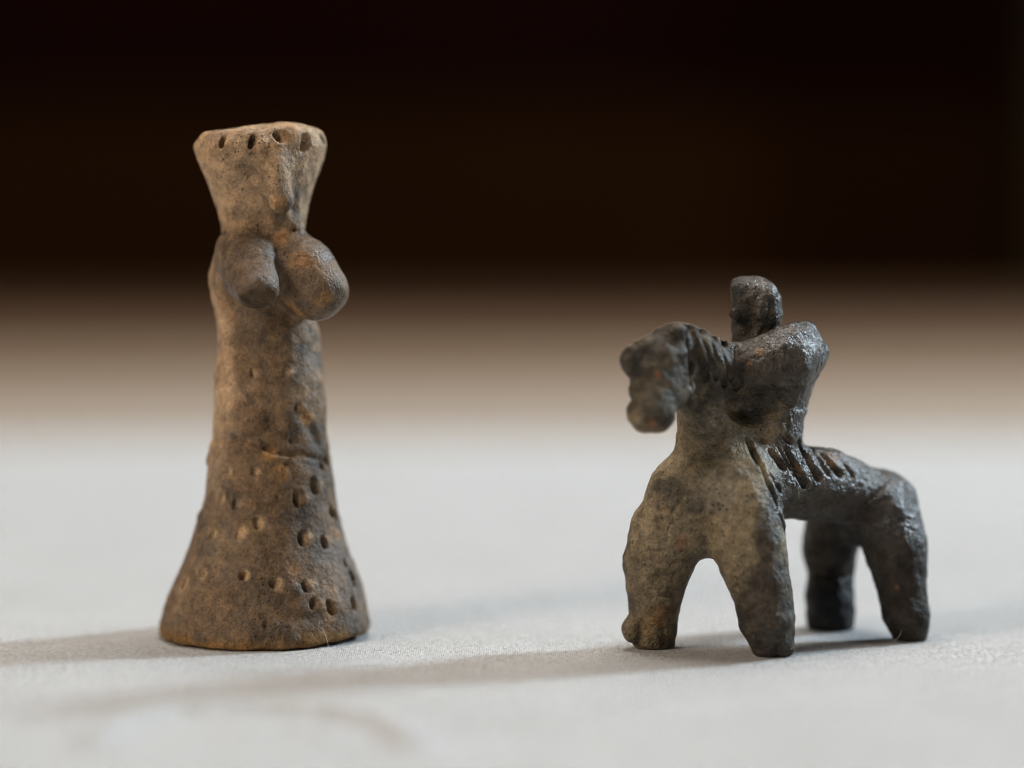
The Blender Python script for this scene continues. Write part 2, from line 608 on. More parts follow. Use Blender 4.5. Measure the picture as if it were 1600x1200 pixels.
# ------------------------------------------------------------------ the woman
ROWS = [
    (104.34, -0.22, 13.12), (98.11, -0.20, 12.82), (96.49, -0.27, 13.14), (93.75, -0.29, 12.64),
    (91.75, -0.24, 11.83), (90.00, -0.19, 10.89), (88.13, -0.13, 9.96), (86.25, -0.02, 9.21),
    (84.38, 0.03, 8.65), (82.50, 0.08, 8.21), (80.62, 0.07, 7.96), (78.99, 0.06, 7.96),
    (77.99, 0.12, 8.28), (76.49, 0.04, 8.97), (74.36, -0.16, 9.66), (71.22, -0.30, 10.17),
    (69.34, -0.32, 10.30), (67.45, -0.08, 10.17), (64.94, 0.41, 9.92), (63.05, 0.71, 9.86),
    (60.91, 0.95, 9.87), (57.39, 1.05, 10.12), (52.35, 1.02, 10.51), (47.30, 1.18, 10.83),
    (42.24, 1.21, 11.15), (39.08, 1.32, 11.28), (37.94, 1.19, 11.54), (34.65, 0.85, 11.98),
    (30.85, 0.89, 12.56), (27.04, 0.93, 13.00), (24.50, 0.85, 13.58), (21.32, 0.71, 14.47),
    (18.15, 0.62, 15.42), (14.96, 0.48, 16.69), (11.78, 0.40, 18.02), (7.95, 0.18, 19.49),
    (4.76, 0.04, 20.38), (2.21, -0.04, 20.96), (0.29, -0.06, 20.96), (-3.54, 0.24, 19.64)]
ROWS = np.array(ROWS[::-1])
RZ, RC, RR = ROWS[:, 0], ROWS[:, 1], ROWS[:, 2]


def lathe_f(X, Y, Z):
    c = np.interp(Z, RZ, RC)
    r = np.interp(Z, RZ, RR)
    return (np.sqrt((X - c) ** 2 + (Y * 1.04) ** 2) - r) * 0.93


def lathe_part(z0, z1):
    return (lambda X, Y, Z: np.maximum(lathe_f(X, Y, Z), np.maximum(z0 - Z, Z - z1)), None, None)


def surf(a, z):
    """outermost clay at bearing a (0 = towards the viewer, positive to the right) and height z, and its outward normal"""
    c = np.interp(z, RZ, RC)
    r = np.arange(30, 2, -0.1)
    q = np.stack([c + r * math.sin(a), -r * math.cos(a), np.full(len(r), z)], 1)
    k = np.clip(np.rint((q - W.lo) / W.h).astype(int), 0, W.n - 1)
    hit = np.argmax(W.d[k[:, 0], k[:, 1], k[:, 2]] < 0)
    dr = (np.interp(z + 0.5, RZ, RR) - np.interp(z - 0.5, RZ, RR))
    nrm = np.array([math.sin(a), -math.cos(a), -dr])
    return q[hit], nrm / np.linalg.norm(nrm)


# bearing, height, half width, half height, depth, flap (clay pushed up beside the hole), paleness of the clay laid bare
HOLES = [
    (-0.511, 97.09, 1.1, 1.7, 2.3, 1.3, 0.35), (-0.021, 97.08, 1.15, 1.9, 2.6, 1.3, 0.5), (0.403, 98.19, 1.7, 1.5, 2.6, 0, 0.1), (0.849, 97.01, 1.5, 2.2, 2.4, 0, 0.1),
    (-0.506, 93.67, 0.35, 0.5, 0.5, 0, 0), (-0.232, 52.64, 0.5, 1.1, 0.5, 0.2, 0.5), (0.414, 52.72, 0.5, 1.1, 0.5, 0.2, 0.6), (0.608, 45.98, 0.65, 0.9, 1.2, 0.3, 0.3),
    (-1.062, 51.19, 0.5, 0.9, 0.4, 0, 0.5), (-0.662, 33.46, 0.6, 0.9, 0.6, 0.2, 0.8), (-0.150, 33.56, 0.7, 0.9, 0.6, 0.2, 0.9), (-0.786, 28.17, 0.6, 1.2, 0.6, 0.2, 0.8),
    (-0.486, 27.30, 0.6, 1.2, 0.5, 0.1, 0.4), (0.548, 28.24, 1.05, 1.9, 2.0, 0.8, 0.4), (0.883, 30.43, 1.15, 2.1, 2.2, 0.8, 0.3), (1.164, 33.99, 0.7, 1.0, 1.2, 0.3, 0.2),
    (1.224, 25.04, 0.8, 1.6, 1.8, 0.5, 0.1), (-0.076, 23.82, 0.85, 1.5, 0.9, 0.2, 0.8), (-0.354, 21.93, 0.95, 1.6, 0.8, 0.2, 0.8), (-0.806, 21.16, 0.8, 1.3, 0.6, 0.2, 0.7),
    (0.559, 20.69, 1.15, 1.7, 1.5, 0.6, 0.6), (0.902, 19.57, 1.0, 1.6, 2.0, 0.8, 0.2), (-1.090, 11.56, 0.9, 2.0, 0.7, 0.2, 0.9), (-0.785, 13.94, 0.85, 1.1, 0.8, 0.2, 0.95),
    (-0.193, 14.04, 0.95, 1.1, 1.0, 0.3, 0.95), (0.175, 12.75, 1.1, 1.3, 1.1, 0.3, 0.9), (0.525, 11.79, 1.05, 1.4, 1.2, 0.4, 0.6), (0.598, 8.61, 1.15, 1.5, 1.4, 0.6, 0.4),
    (0.799, 7.56, 1.15, 1.9, 2.0, 0.7, 0.1), (1.282, 11.86, 0.9, 2.1, 2.0, 0.4, 0.0), (1.153, 7.48, 0.9, 1.7, 1.6, 0.4, 0.0), (0.098, 5.14, 0.8, 1.0, 0.6, 0.1, 0.0),
    (1.249, 15.04, 0.7, 1.2, 1.0, 0.4, 0.1), (0.451, 39.35, 0.4, 0.5, 0.5, 0, 0.0), (0.385, 35.21, 0.4, 0.5, 0.5, 0, 0), (0.218, 28.89, 0.4, 0.5, 0.5, 0, 0)]

W = Clay((-28, -27, -1.5), (28, 27, 107), 0.32, 3)
ZN, ZB, ZS, ZH = 78.6, 38.6, 79.5, 99.0


def lathe_all(X, Y, Z):
    return lathe_f(X, Y, Z)


W.d = lathe_f(W.ax[0][:, None, None], W.ax[1][None, :, None], W.ax[2][None, None, :]).astype(np.float32)
W.claim('head', lathe_part(ZN, 97.0))
W.claim('crown', lathe_part(97.0, 120))
W.claim('torso', lathe_part(ZB, ZN))
W.claim('skirt', lathe_part(-5, ZB))
TOPZ = (0.01, 0.00, 100.35)[2]
W.clip(lambda X, Y, Z: Z - (TOPZ - 0.3 * ((X + 0.6) ** 2 + Y ** 2) / 174.0 - 1.0 * (((X + 0.6) ** 2 + Y ** 2) / 174.0) ** 2 + 0.05 * X), 2.8)
# breasts: two blunt clay cones
W.add('breast_a', chain(((-2.42, -4.00, 75.34), 6.6), ((-1.13, -11.50, 72.34), 5.8), ((0.34, -18.50, 69.17), 4.0)), 1.8)
W.add('breast_b', chain(((3.68, -4.00, 75.09), 6.4), ((7.88, -7.00, 72.20), 6.9), ((10.94, -8.50, 68.79), 6.1)), 1.8)
# flat tip of the nearer one, facing down and forward
nt_ = np.array([0.05, -0.52, -0.85])
nt_ /= np.linalg.norm(nt_)
tp = np.array((0.34, -18.50, 69.17)) + nt_ * 2.1


def tip_cut(X, Y, Z):
    return (X - tp[0]) * nt_[0] + (Y - tp[1]) * nt_[1] + (Z - tp[2]) * nt_[2]


sl, X_, Y_, Z_ = W.win(tp - 9, tp + np.array([9, 3, 9]))
gsel = np.maximum(tip_cut(X_, Y_, Z_), -60)
# only where the cone itself sticks out past the body
outside = lathe_f(X_, Y_, Z_) > 1.0
W.d[sl] = np.where(outside, -smin(-W.d[sl], -gsel.astype(np.float32), 1.8), W.d[sl])
# face: pinched nose with a hollow on either side, chin fold
W.cut(blob((7.91, -11.50, 85.59), (1.8, 4.0, 4.4)), 1.6)
W.cut(blob((-0.86, -13.40, 87.56), (4.4, 3.6, 5.6)), 2.4)
W.cut(blob((2.91, -13.50, 82.07), (5.0, 2.0, 2.2)), 2.0)
W.add('nose', chain(((2.99, -10.80, 93.43), 2.2), ((3.49, -11.10, 89.39), 2.7), ((4.26, -10.30, 85.95), 2.6)), 3.0)
W.add('head', cone((3.81, -8.00, 83.10), (6.36, -6.00, 80.60), 1.4, 1.9), 1.8)
W.add('head', cone((6.12, -6.00, 81.96), (6.87, -5.50, 89.38), 1.0, 1.0), 1.4)
# joint where the neck was set on the body
for a_, b_, r_ in (((-3.46, -11.00, 80.56), (1.72, -12.50, 81.44), .45), ((-8.08, -2.00, 78.53), (-6.80, -6.00, 79.61), .5), ((5.19, -10.00, 80.67), (8.76, -5.00, 79.59), .6)):
    W.cut(cone(a_, b_, r_, r_), 0.5)
W.cut(cone((2.33, -14.00, 81.22), (5.18, -15.00, 72.95), 0.5, 1.2), 0.8)
W.cut(cone((5.18, -15.00, 72.95), (4.57, -12.50, 66.73), 1.2, 0.6), 0.9)
# belt ridge and step of the skirt
W.add('torso', cone((-4.25, -9.50, 39.70), (-0.64, -11.20, 38.74), 0.5, 0.7), 1.0)
W.add('torso', cone((-0.64, -11.20, 38.74), (2.49, -11.80, 36.81), 0.7, 0.6), 1.0)
W.add('torso', cone((2.49, -11.80, 36.81), (6.21, -10.50, 36.19), 0.6, 0.4), 1.0)
W.add('torso', blob((-1.03, -10.70, 43.16), (2.2, 1.0, 2.2)), 1.6)
W.cut(cone((7.96, -10.00, 45.58), (11.37, -6.00, 39.00), 0.8, 0.8), 1.8)
W.lumps(9.0, 0.45)
W.lumps(4.0, 0.22)
W.lumps(1.6, 0.10)
W.lumps(0.8, 0.05)
W.lumps(3.0, 0.28, lambda X, Y, Z: np.clip((Z - 88) / 8, 0, 1))
W.grooves((((-9.29, -4.00, 38.94), (-4.30, -9.00, 40.03), .4), ((-4.05, -9.00, 40.15), (-0.41, -11.00, 39.22), .4), ((-0.41, -11.00, 39.22), (2.88, -12.00, 37.33), .4), ((2.88, -12.00, 37.33), (6.50, -11.00, 36.73), .35), ((6.92, -10.00, 37.14), (12.28, -5.00, 34.90), .22)), 0.8, 0.05)
pale_pts = []
rr_ = random.Random(9)
hole_list = [(surf(a, z), hw, hh, dp, fl, pl) for a, z, hw, hh, dp, fl, pl in HOLES]
# the rows go on round the sides and back
for z, step in ((98.0, 0.42), (34.0, 0.5), (23.5, 0.42), (13.5, 0.36)):
    a_ = 1.35
    while a_ < 2 * math.pi - 1.35:
        hole_list.append((surf(a_ + rr_.uniform(-.06, .06), z + rr_.uniform(-1, 1)), .9, 1.5, 1.5, 0 if z > 90 else .4, .3))
        a_ += step
for (pt, nr), hw, hh, dp, fl, pl in hole_list:
    tz = np.array([0, 0, 1.0]) - nr * nr[2]
    tz /= np.linalg.norm(tz)
    tx = np.cross(tz, nr)
    if np.dot(tx, (1, 0, 0)) < 0 and abs(nr[0]) < .95:
        tx = -tx
    tl = rr_.uniform(-0.35, 0.35)
    tz, tx = tz * math.cos(tl) + tx * math.sin(tl), tx * math.cos(tl) - tz * math.sin(tl)
    sl_ = 0.6
    na, ta = nr * math.cos(sl_) + tx * math.sin(sl_), tx * math.cos(sl_) - nr * math.sin(sl_)
    fr = 0.45 + 0.5 * hw
    fp = pt + tx * (hw * 0.6 + fr * 0.8)
    if pl > 0.65:
        W.cut(blob(pt, (hw * 0.95, dp * 1.35, hh * 0.9), [ta, na, tz]), 0.3)
        pale_pts.append((pt + tx * hw * 0.35 - nr * 0.35 * dp, min(1.12, pl * 1.2), 1.45 * (hw * hh) ** 0.5))
        continue
    W.cut(blob(pt - tx * 0.1 - nr * 0.1, (hw * 0.62, dp * 1.1, hh * 0.85), [ta, na, tz]), 0.45)
    if fl > 0 or pl > 0.3:
        W.add('none', blob(fp - nr * 0.5, (fr, 0.65 + 0.15 * fl, hh * 0.72), [tx, nr, tz]), 0.7)
    pale_pts.append((fp, pl, 0.9 * (fr * hh) ** 0.5 + 0.25))
W.parts.pop('none', None)
ZBOT = lambda X, Y: 0.15 + 0.9 * np.clip((X - 4) / 14.0, 0, 1) ** 1.3 + 0.25 * np.sin(X * 0.7 + 1.0) * np.cos(Y * 0.6)
W.clip(lambda X, Y, Z: np.maximum(ZBOT(X, Y), 0.0) - Z, 1.0)


def paint_woman(p, n):
    x, y, z = p[:, 0], p[:, 1], p[:, 2]
    ang = (x - np.interp(z, RZ, RC)) / np.interp(z, RZ, RR)
    b1, b2 = fbm(p, 16, 1), fbm(p, 6, 21)
    b3 = fbm(p, 2.2, 41, 3)
    col = np.tile(np.array([0.170, 0.106, 0.058]), (len(p), 1))
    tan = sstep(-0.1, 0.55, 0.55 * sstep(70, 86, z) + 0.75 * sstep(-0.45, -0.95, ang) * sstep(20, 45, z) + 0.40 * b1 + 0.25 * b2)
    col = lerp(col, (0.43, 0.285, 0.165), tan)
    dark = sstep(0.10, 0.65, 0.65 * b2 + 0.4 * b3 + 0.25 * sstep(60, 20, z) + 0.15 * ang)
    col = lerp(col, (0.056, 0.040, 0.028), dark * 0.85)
    grey = sstep(0.05, 0.7, 0.8 * fbm(p, 10, 61) + 0.3 * b3)
    col = lerp(col, (0.090, 0.068, 0.050), grey * 0.5)
    # breasts are greyer and browner than the body
    for nm, am in (('breast_a', 0.85), ('breast_b', 0.5)):
        dd = np.min([f(x, y, z) for f in W.parts[nm]], axis=0)
        col = lerp(col, (0.105, 0.074, 0.052), am * sstep(0.8, -0.1, dd) * (0.75 + 0.25 * b3))
    tipd = np.abs((p - tp) @ nt_) + 4.0 * sstep(4.5, 6.5, np.linalg.norm(p - tp, axis=1))
    facet = sstep(1.2, 0.3, tipd) * sstep(-0.2, 0.3, -(n @ np.array([0, 0, 1.0])) - 0.35)
    col = lerp(col, (0.070, 0.045, 0.026), 0.7 * facet * (0.8 + 0.4 * b3))
    orange = sstep(0.42, 0.75, fbm(p, 7, 81) + 0.35 * b3)
    brd = np.minimum(*[np.min([f(x, y, z) for f in W.parts[nm]], axis=0) for nm in ('breast_a', 'breast_b')])
    col = lerp(col, (0.33, 0.175, 0.075), orange * 0.6 * sstep(0.0, 1.5, brd))
    for c, r, am in ORANGE_W:
        dd = np.linalg.norm(p - np.array(c), axis=1) + 0.5 * r * b3
        col = lerp(col, (0.42, 0.215, 0.080), am * sstep(r, r * 0.3, dd))
    # bare clay along the foot rim
    rim = sstep(3.4, 0.8, z + 1.6 * b2 + 0.8 * b3)
    col = lerp(col, (0.25, 0.14, 0.055), rim * 0.8)
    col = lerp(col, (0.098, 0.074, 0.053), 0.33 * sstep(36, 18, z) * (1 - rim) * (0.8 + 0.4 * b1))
    for c, am, r in pale_pts:
        dd = np.linalg.norm(p - c, axis=1)
        col = lerp(col, (0.47, 0.325, 0.185), am * 0.85 * sstep(r * 1.15, r * 0.3, dd + 0.45 * b3))
    col *= (1 + 0.22 * b3 + 0.12 * fbm(p, 0.9, 91, 2))[:, None]
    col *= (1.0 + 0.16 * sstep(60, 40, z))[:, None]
    gloss = np.clip(0.5 + 0.4 * b1 + 0.25 * b3 - 0.5 * rim + 0.45 * sstep(0.8, 0, brd) - facet, 0, 1)
    return col, gloss


ORANGE_W = [((1.40, -12.00, 96.11), 1.6, .8), ((4.48, -13.00, 85.36), 2.0, .7), ((7.68, -10.00, 85.34), 2.2, .7), ((-1.73, -10.00, 39.12), 1.6, .9), ((1.89, -12.00, 36.83), 2.2, .7),
            ((7.23, -12.00, 65.48), 3.0, .8), ((9.07, -13.00, 73.86), 3.2, .6), ((12.65, -14.00, 66.79), 2.6, .5), ((4.36, -9.00, 78.31), 2.4, .5), ((-9.10, -14.00, 7.77), 2.6, .9), ((4.34, -12.00, 33.98), 3.0, .5), ((9.41, -8.00, 43.55), 2.2, .7), ((8.31, -16.00, 73.59), 2.4, .35)]
woman = bpy.data.objects.new('female_figurine', None)
C.objects.link(woman)
woman.location = np.array((-48.78, 558.00, 0.00)) * MM
tag(woman, 'tall brown clay figurine of a woman with bell skirt and flared flat headdress', 'figurine')
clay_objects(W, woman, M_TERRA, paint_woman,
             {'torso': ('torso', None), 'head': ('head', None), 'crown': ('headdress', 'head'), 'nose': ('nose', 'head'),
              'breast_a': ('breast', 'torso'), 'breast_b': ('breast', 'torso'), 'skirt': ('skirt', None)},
             {'crown': 'flared flat-topped headdress with a row of tool holes along its rim',
              'breast_a': 'dark brown blunt breast cone pointing at the viewer',
              'breast_b': 'rounded breast cone sticking out to the right',
              'skirt': 'flaring bell skirt pricked with rows of small holes'})

# ------------------------------------------------------------------ the horse and rider
G = Clay((-36, -42, -1.5), (36, 32, 78), 0.32, 8)
# barrel, chest, rump
G.add('body', chain(((-11.35, -5.00, 30.59), 8.6), ((-2.25, -2.00, 31.87), 7.6), ((9.64, 5.00, 30.75), 7.0), ((20.58, 10.00, 26.03), 6.4)), 2.0)
G.add('body', chain(((-16.15, -7.00, 30.81), 7.0), ((-8.97, -9.00, 31.02), 7.4)), 3.0)
G.add('body', blob((-14.07, -9.00, 26.73), (9.5, 5.2, 8.4)), 3.0)
G.add('body', blob((17.58, 13.00, 21.34), (5.0, 5.0, 4.2)), 2.5)
# front legs
G.add('leg_fl', chain(((-18.10, -7.00, 29.94), 7.4), ((-21.75, -7.00, 22.80), 7.2), ((-23.51, -6.00, 16.50), 6.7), ((-23.98, -6.00, 9.69), 5.2), ((-24.27, -5.00, 3.33), 4.6), ((-24.27, -5.00, 1.21), 4.2)), 2.4)
G.add('leg_fl', blob((-28.43, -7.00, 3.77), (1.9, 2.4, 2.4)), 1.2)
G.add('leg_fr', chain(((-9.04, -10.00, 30.52), 7.6), ((-6.44, -13.00, 21.11), 7.1), ((-4.66, -14.00, 13.31), 5.9), ((-3.50, -15.00, 7.36), 5.2), ((-2.29, -14.00, 2.32), 4.0)), 2.4)
# hind legs
G.add('leg_hr', chain(((21.72, 8.00, 25.37), 6.7), ((23.28, 6.00, 18.66), 6.3), ((24.72, 5.00, 10.58), 5.2), ((25.26, 4.00, 5.68), 4.8), ((26.06, 4.00, 1.26), 3.7)), 2.4)
G.add('leg_hl', chain(((13.45, 18.00, 22.02), 5.8), ((12.33, 19.00, 15.69), 5.6), ((12.75, 19.00, 10.78), 4.8), ((12.17, 18.00, 6.13), 5.1), ((12.34, 18.00, 0.95), 4.8)), 2.0)
# neck and mane
G.add('neck', chain(((-13.35, -5.00, 36.75), 7.0), ((-14.19, -6.00, 44.84), 6.0), ((-15.41, -9.00, 52.41), 5.4), ((-17.63, -13.00, 56.92), 5.0)), 2.4)
G.add('neck', chain(((-8.54, -3.00, 38.41), 6.8), ((-9.56, -3.00, 45.83), 5.4), ((-11.22, -5.00, 52.13), 4.6)), 2.4)
G.add('mane', chain(((-19.63, -14.00, 60.72), 2.2), ((-16.61, -12.00, 59.88), 2.4), ((-13.01, -9.00, 57.77), 2.4), ((-9.28, -5.00, 56.30), 2.6)), 1.2)
G.add('mane', chain(((-15.66, -12.50, 55.32), 3.2), ((-10.55, -9.00, 53.87), 3.4)), 1.6)
# horse head
G.add('horse_head', chain(((-21.91, -14.00, 57.34), 5.4), ((-23.97, -17.00, 52.73), 5.7), ((-25.47, -21.00, 47.52), 4.2)), 2.0)
G.add('horse_head', blob((-24.88, -18.00, 57.35), (5.0, 4.8, 4.0)), 2.0)
G.add('muzzle', blob((-27.03, -21.50, 46.73), (2.7, 3.0, 3.1)), 1.0)
G.add('muzzle', blob((-24.30, -21.50, 46.37), (3.0, 3.0, 2.9)), 1.0)
G.add('horse_head', blob((-20.97, -17.00, 52.01), (3.6, 4.0, 5.0)), 1.5)
G.add('horse_head', cone((-22.38, -20.50, 56.07), (-26.47, -21.50, 55.07), 1.2, 1.4), 1.2)
G.cut(blob((-30.04, -22.00, 52.37), (1.5, 3.0, 1.5)), 0.8)
G.add('ear_r', chain(((-20.82, -18.00, 58.43), 2.8), ((-20.47, -18.00, 61.30), 2.1)), 1.2)
G.add('ear_l', chain(((-26.59, -19.00, 55.98), 2.8), ((-29.28, -20.50, 56.43), 2.5)), 1.4)
G.cut(blob((-28.17, -22.50, 52.88), (1.6, 1.4, 1.8)), 1.4)
G.add('horse_head', blob((-24.61, -22.40, 53.82), (1.2, 0.9, 1.1)), 0.8)
# rider
G.add('rider', chain(((-3.02, 1.00, 39.90), 7.6), ((-2.31, 1.00, 45.50), 7.3), ((-0.15, 2.00, 51.02), 7.6), ((1.04, 3.00, 54.69), 6.4)), 1.6)
G.add('arm_n', chain(((-7.68, -6.50, 54.19), 4.8), ((-2.44, -6.50, 55.42), 5.6), ((2.27, -4.50, 56.27), 6.2), ((4.30, 1.00, 56.18), 5.6)), 1.8)
G.add('arm_n', blob((4.81, -1.00, 59.27), (2.6, 4.0, 3.0)), 2.0)
G.add('arm_n', blob((6.33, -1.00, 54.57), (2.5, 3.8, 3.8)), 2.0)
G.add('arm_n', blob((5.79, -1.00, 61.12), (1.7, 3.0, 1.7)), 1.0)
G.add('arm_f', chain(((1.64, 8.00, 54.74), 5.2), ((-2.39, 12.00, 53.73), 4.4), ((-6.58, 7.00, 53.30), 3.6)), 1.2)
G.add('rider_head', chain(((-5.61, 1.00, 57.30), 4.0), ((-5.63, 1.00, 61.63), 3.8)), 1.2)
hb, xl = blob((-4.91, 1.00, 64.97), (5.6, 4.2, 6.2)), (-9.36, 1.00, 65.34)[0]
hb2 = blob((-7.03, 1.00, 68.43), (4.4, 3.2, 2.7))
G.add('rider_head', (lambda X, Y, Z: np.maximum(np.minimum(hb[0](X, Y, Z), hb2[0](X, Y, Z)), xl - X), hb[1], hb[2]), 0.8)
G.add('rider_head', blob((-8.78, -2.70, 64.16), (1.6, 1.6, 1.4)), 0.4)
G.cut(blob((-5.64, -3.40, 62.35), (1.2, 1.7, 2.3)), 0.8)
G.cut(blob((-6.29, -3.70, 65.31), (2.2, 1.3, 2.2)), 0.8)
arc = ((-3.78, -2.70, 69.93), (-2.55, -2.70, 68.46), (-1.81, -2.80, 66.25), (-1.91, -2.80, 64.04), (-2.64, -2.80, 62.07), (-3.58, -2.50, 60.34))
for i_ in range(5):
    G.cut(cone(arc[i_], arc[i_ + 1], 0.6, 0.6), 0.5)
# undercut below the arm
G.cut(blob((-3.53, -8.50, 46.52), (8.5, 3.6, 2.9)), 1.6)
# the rider's shoulder was pared flat
sl, X_, Y_, Z_ = G.win((-8, -14, 46), (14, 6, 72))
for n_, q_ in (((0.12, -1.0, 0.15), (-2.55, -10.40, 56.15)), ((0.75, -0.45, 0.55), (5.72, -4.00, 60.54)), ((0.85, -0.40, -0.35), (7.36, -3.00, 52.61)), ((-0.1, -0.6, 0.8), (-1.14, -8.00, 60.27))):
    n_ = np.array(n_) / np.linalg.norm(n_)
    pl_ = (X_ - q_[0]) * n_[0] + (Y_ - q_[1]) * n_[1] + (Z_ - q_[2]) * n_[2]
    keep_ = (Z_ < (-2.54, -3.00, 63.07)[2]) & (X_ > (-8.43, -3.00, 63.07)[0])
    G.d[sl] = np.where(keep_, -smin(-G.d[sl], -pl_.astype(np.float32), 2.0), G.d[sl])
# lumps of hand modelling
G.lumps(8.0, 0.40)
G.lumps(3.6, 0.22)
G.lumps(1.7, 0.15)
G.lumps(0.85, 0.10)
G.lumps(2.4, 0.38, lambda X, Y, Z: np.clip((-14 - X) / 4, 0, 1) * np.clip((Z - 40) / 4, 0, 1))
G.lumps(1.3, 0.22, lambda X, Y, Z: np.clip((-12 - X) / 4, 0, 1) * np.clip((Z - 40) / 4, 0, 1))
G.lumps(2.2, 0.22, lambda X, Y, Z: np.clip((X + 10) / 4, 0, 1) * np.clip((Z - 44) / 4, 0, 1))
# incised mane
G.grooves((((-17.78, -17.00, 61.12), (-15.12, -15.50, 52.62), .75), ((-15.85, -15.00, 60.05), (-13.22, -14.00, 52.76), .65), ((-14.02, -13.00, 59.10), (-11.45, -13.00, 51.48), .75),
           ((-11.94, -11.00, 57.65), (-10.21, -11.00, 52.31), .5), ((-9.04, -8.00, 58.44), (-8.79, -11.50, 50.64), .95), ((-19.10, -19.00, 61.47), (-18.16, -18.00, 51.84), .7)), 0.3, 0.2)
for q_, r_ in (((-18.32, -16.00, 62.51), 1.3), ((-15.91, -14.00, 61.80), 1.1), ((-13.64, -11.00, 60.31), 1.1), ((-11.67, -9.00, 58.86), .9)):
    G.cut(blob(q_, (r_, 1.8, r_)), 0.3)
# gouged slits of the saddle cloth
G.grooves((((-6.61, -9.40, 40.00), (-5.35, -10.50, 36.44), .75), ((-2.50, -8.40, 38.19), (-0.18, -8.60, 35.52), .9), ((0.70, -6.80, 38.53), (4.21, -6.50, 31.74), .85),
           ((3.28, -3.00, 39.65), (7.10, -3.40, 32.89), .85), ((6.55, 0.00, 39.37), (11.41, -1.20, 33.28), .8), ((-2.97, -9.80, 34.78), (-0.81, -10.40, 30.81), .5),
           ((-0.02, -6.50, 41.57), (1.46, -6.50, 39.73), .5), ((-0.79, -7.00, 38.79), (2.18, -7.00, 33.63), .4), ((5.35, -2.00, 39.56), (9.24, -3.00, 33.22), .4), ((12.67, 1.20, 35.02), (14.35, 0.60, 32.59), .4)), 0.25, 0.25)
# crease between shoulder and belly, cracks in the chest and legs
G.grooves((((-7.03, -11.50, 40.44), (-4.31, -14.00, 35.21), .6), ((-4.31, -14.00, 35.21), (-1.86, -14.00, 29.75), .8), ((-1.86, -14.00, 29.75), (0.19, -12.00, 23.18), .8),
           ((-19.55, -14.80, 30.08), (-21.22, -14.60, 27.39), .35), ((-22.02, -14.00, 24.89), (-22.36, -13.80, 21.21), .28), ((-16.96, -11.00, 18.16), (-21.29, -12.40, 17.36), .45),
           ((-15.35, -13.00, 35.35), (-14.99, -13.00, 34.62), .4), ((-9.42, -20.50, 14.13), (-9.29, -20.50, 13.16), .6), ((-2.01, -18.80, 2.74), (-1.55, -18.00, -0.06), .5),
           ((-27.32, -12.00, 10.58), (-20.49, -11.50, 11.12), .3), ((-28.33, -12.50, 14.32), (-20.29, -12.00, 15.11), .28), ((-22.62, -11.00, 4.28), (-22.68, -10.00, 1.04), .45),
           ((-28.61, -13.00, 18.91), (-22.55, -13.00, 19.89), .28), ((7.22, 14.00, 11.47), (16.90, 14.00, 10.96), .5), ((-26.80, -13.00, 22.08), (-20.14, -13.00, 22.57), .22),
           ((-24.89, -33.00, 47.09), (-27.68, -33.00, 46.86), .3), ((14.45, 3.00, 25.32), (21.13, 2.00, 30.45), .3)), 0.3, 0.0)
G.clip(lambda X, Y, Z: 0.05 - Z, 0.7)


def paint_horse(p, n):
    x, y, z = p[:, 0], p[:, 1], p[:, 2]
    b1, b2, b3 = fbm(p, 14, 5), fbm(p, 5, 25), fbm(p, 2.0, 45, 3)
    col = np.tile(np.array([0.056, 0.044, 0.031]), (len(p), 1))
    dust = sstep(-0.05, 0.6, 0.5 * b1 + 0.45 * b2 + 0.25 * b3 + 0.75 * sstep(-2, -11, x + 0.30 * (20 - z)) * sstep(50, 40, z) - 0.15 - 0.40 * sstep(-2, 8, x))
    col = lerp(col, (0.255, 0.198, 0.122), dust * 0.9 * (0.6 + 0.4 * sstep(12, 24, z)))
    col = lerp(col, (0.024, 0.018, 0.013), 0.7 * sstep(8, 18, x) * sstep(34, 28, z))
    olive = sstep(0.15, 0.6, 0.8 * fbm(p, 4, 65) + 0.4 * b3)
    col = lerp(col, (0.17, 0.125, 0.068), olive * 0.40 * sstep(8, -10, x))
    blk = sstep(0.1, 0.6, 0.7 * fbm(p, 8, 85) + 0.3 * b3)
    col = lerp(col, (0.018, 0.017, 0.016), blk * 0.75)
    for c, r, am, k in SPOTS_H:
        dd = np.linalg.norm((p - np.array(c)) * np.array([1, 0.7, 1]), axis=1) + 0.55 * r * b3
        col = lerp(col, k, am * sstep(r, r * 0.3, dd))
    col *= (1 + 0.32 * b3 + 0.2 * fbm(p, 0.9, 95, 2))[:, None]
    # the back, rider and mane are polished by handling
    gloss = np.clip(0.25 + 0.75 * sstep(-8, 2, x + 0.15 * (z - 40)) * sstep(14, 26, z) * (0.35 + 0.65 * sstep(-0.2, 0.4, n[:, 2])) + 0.25 * b3, 0, 1)
    return col, gloss


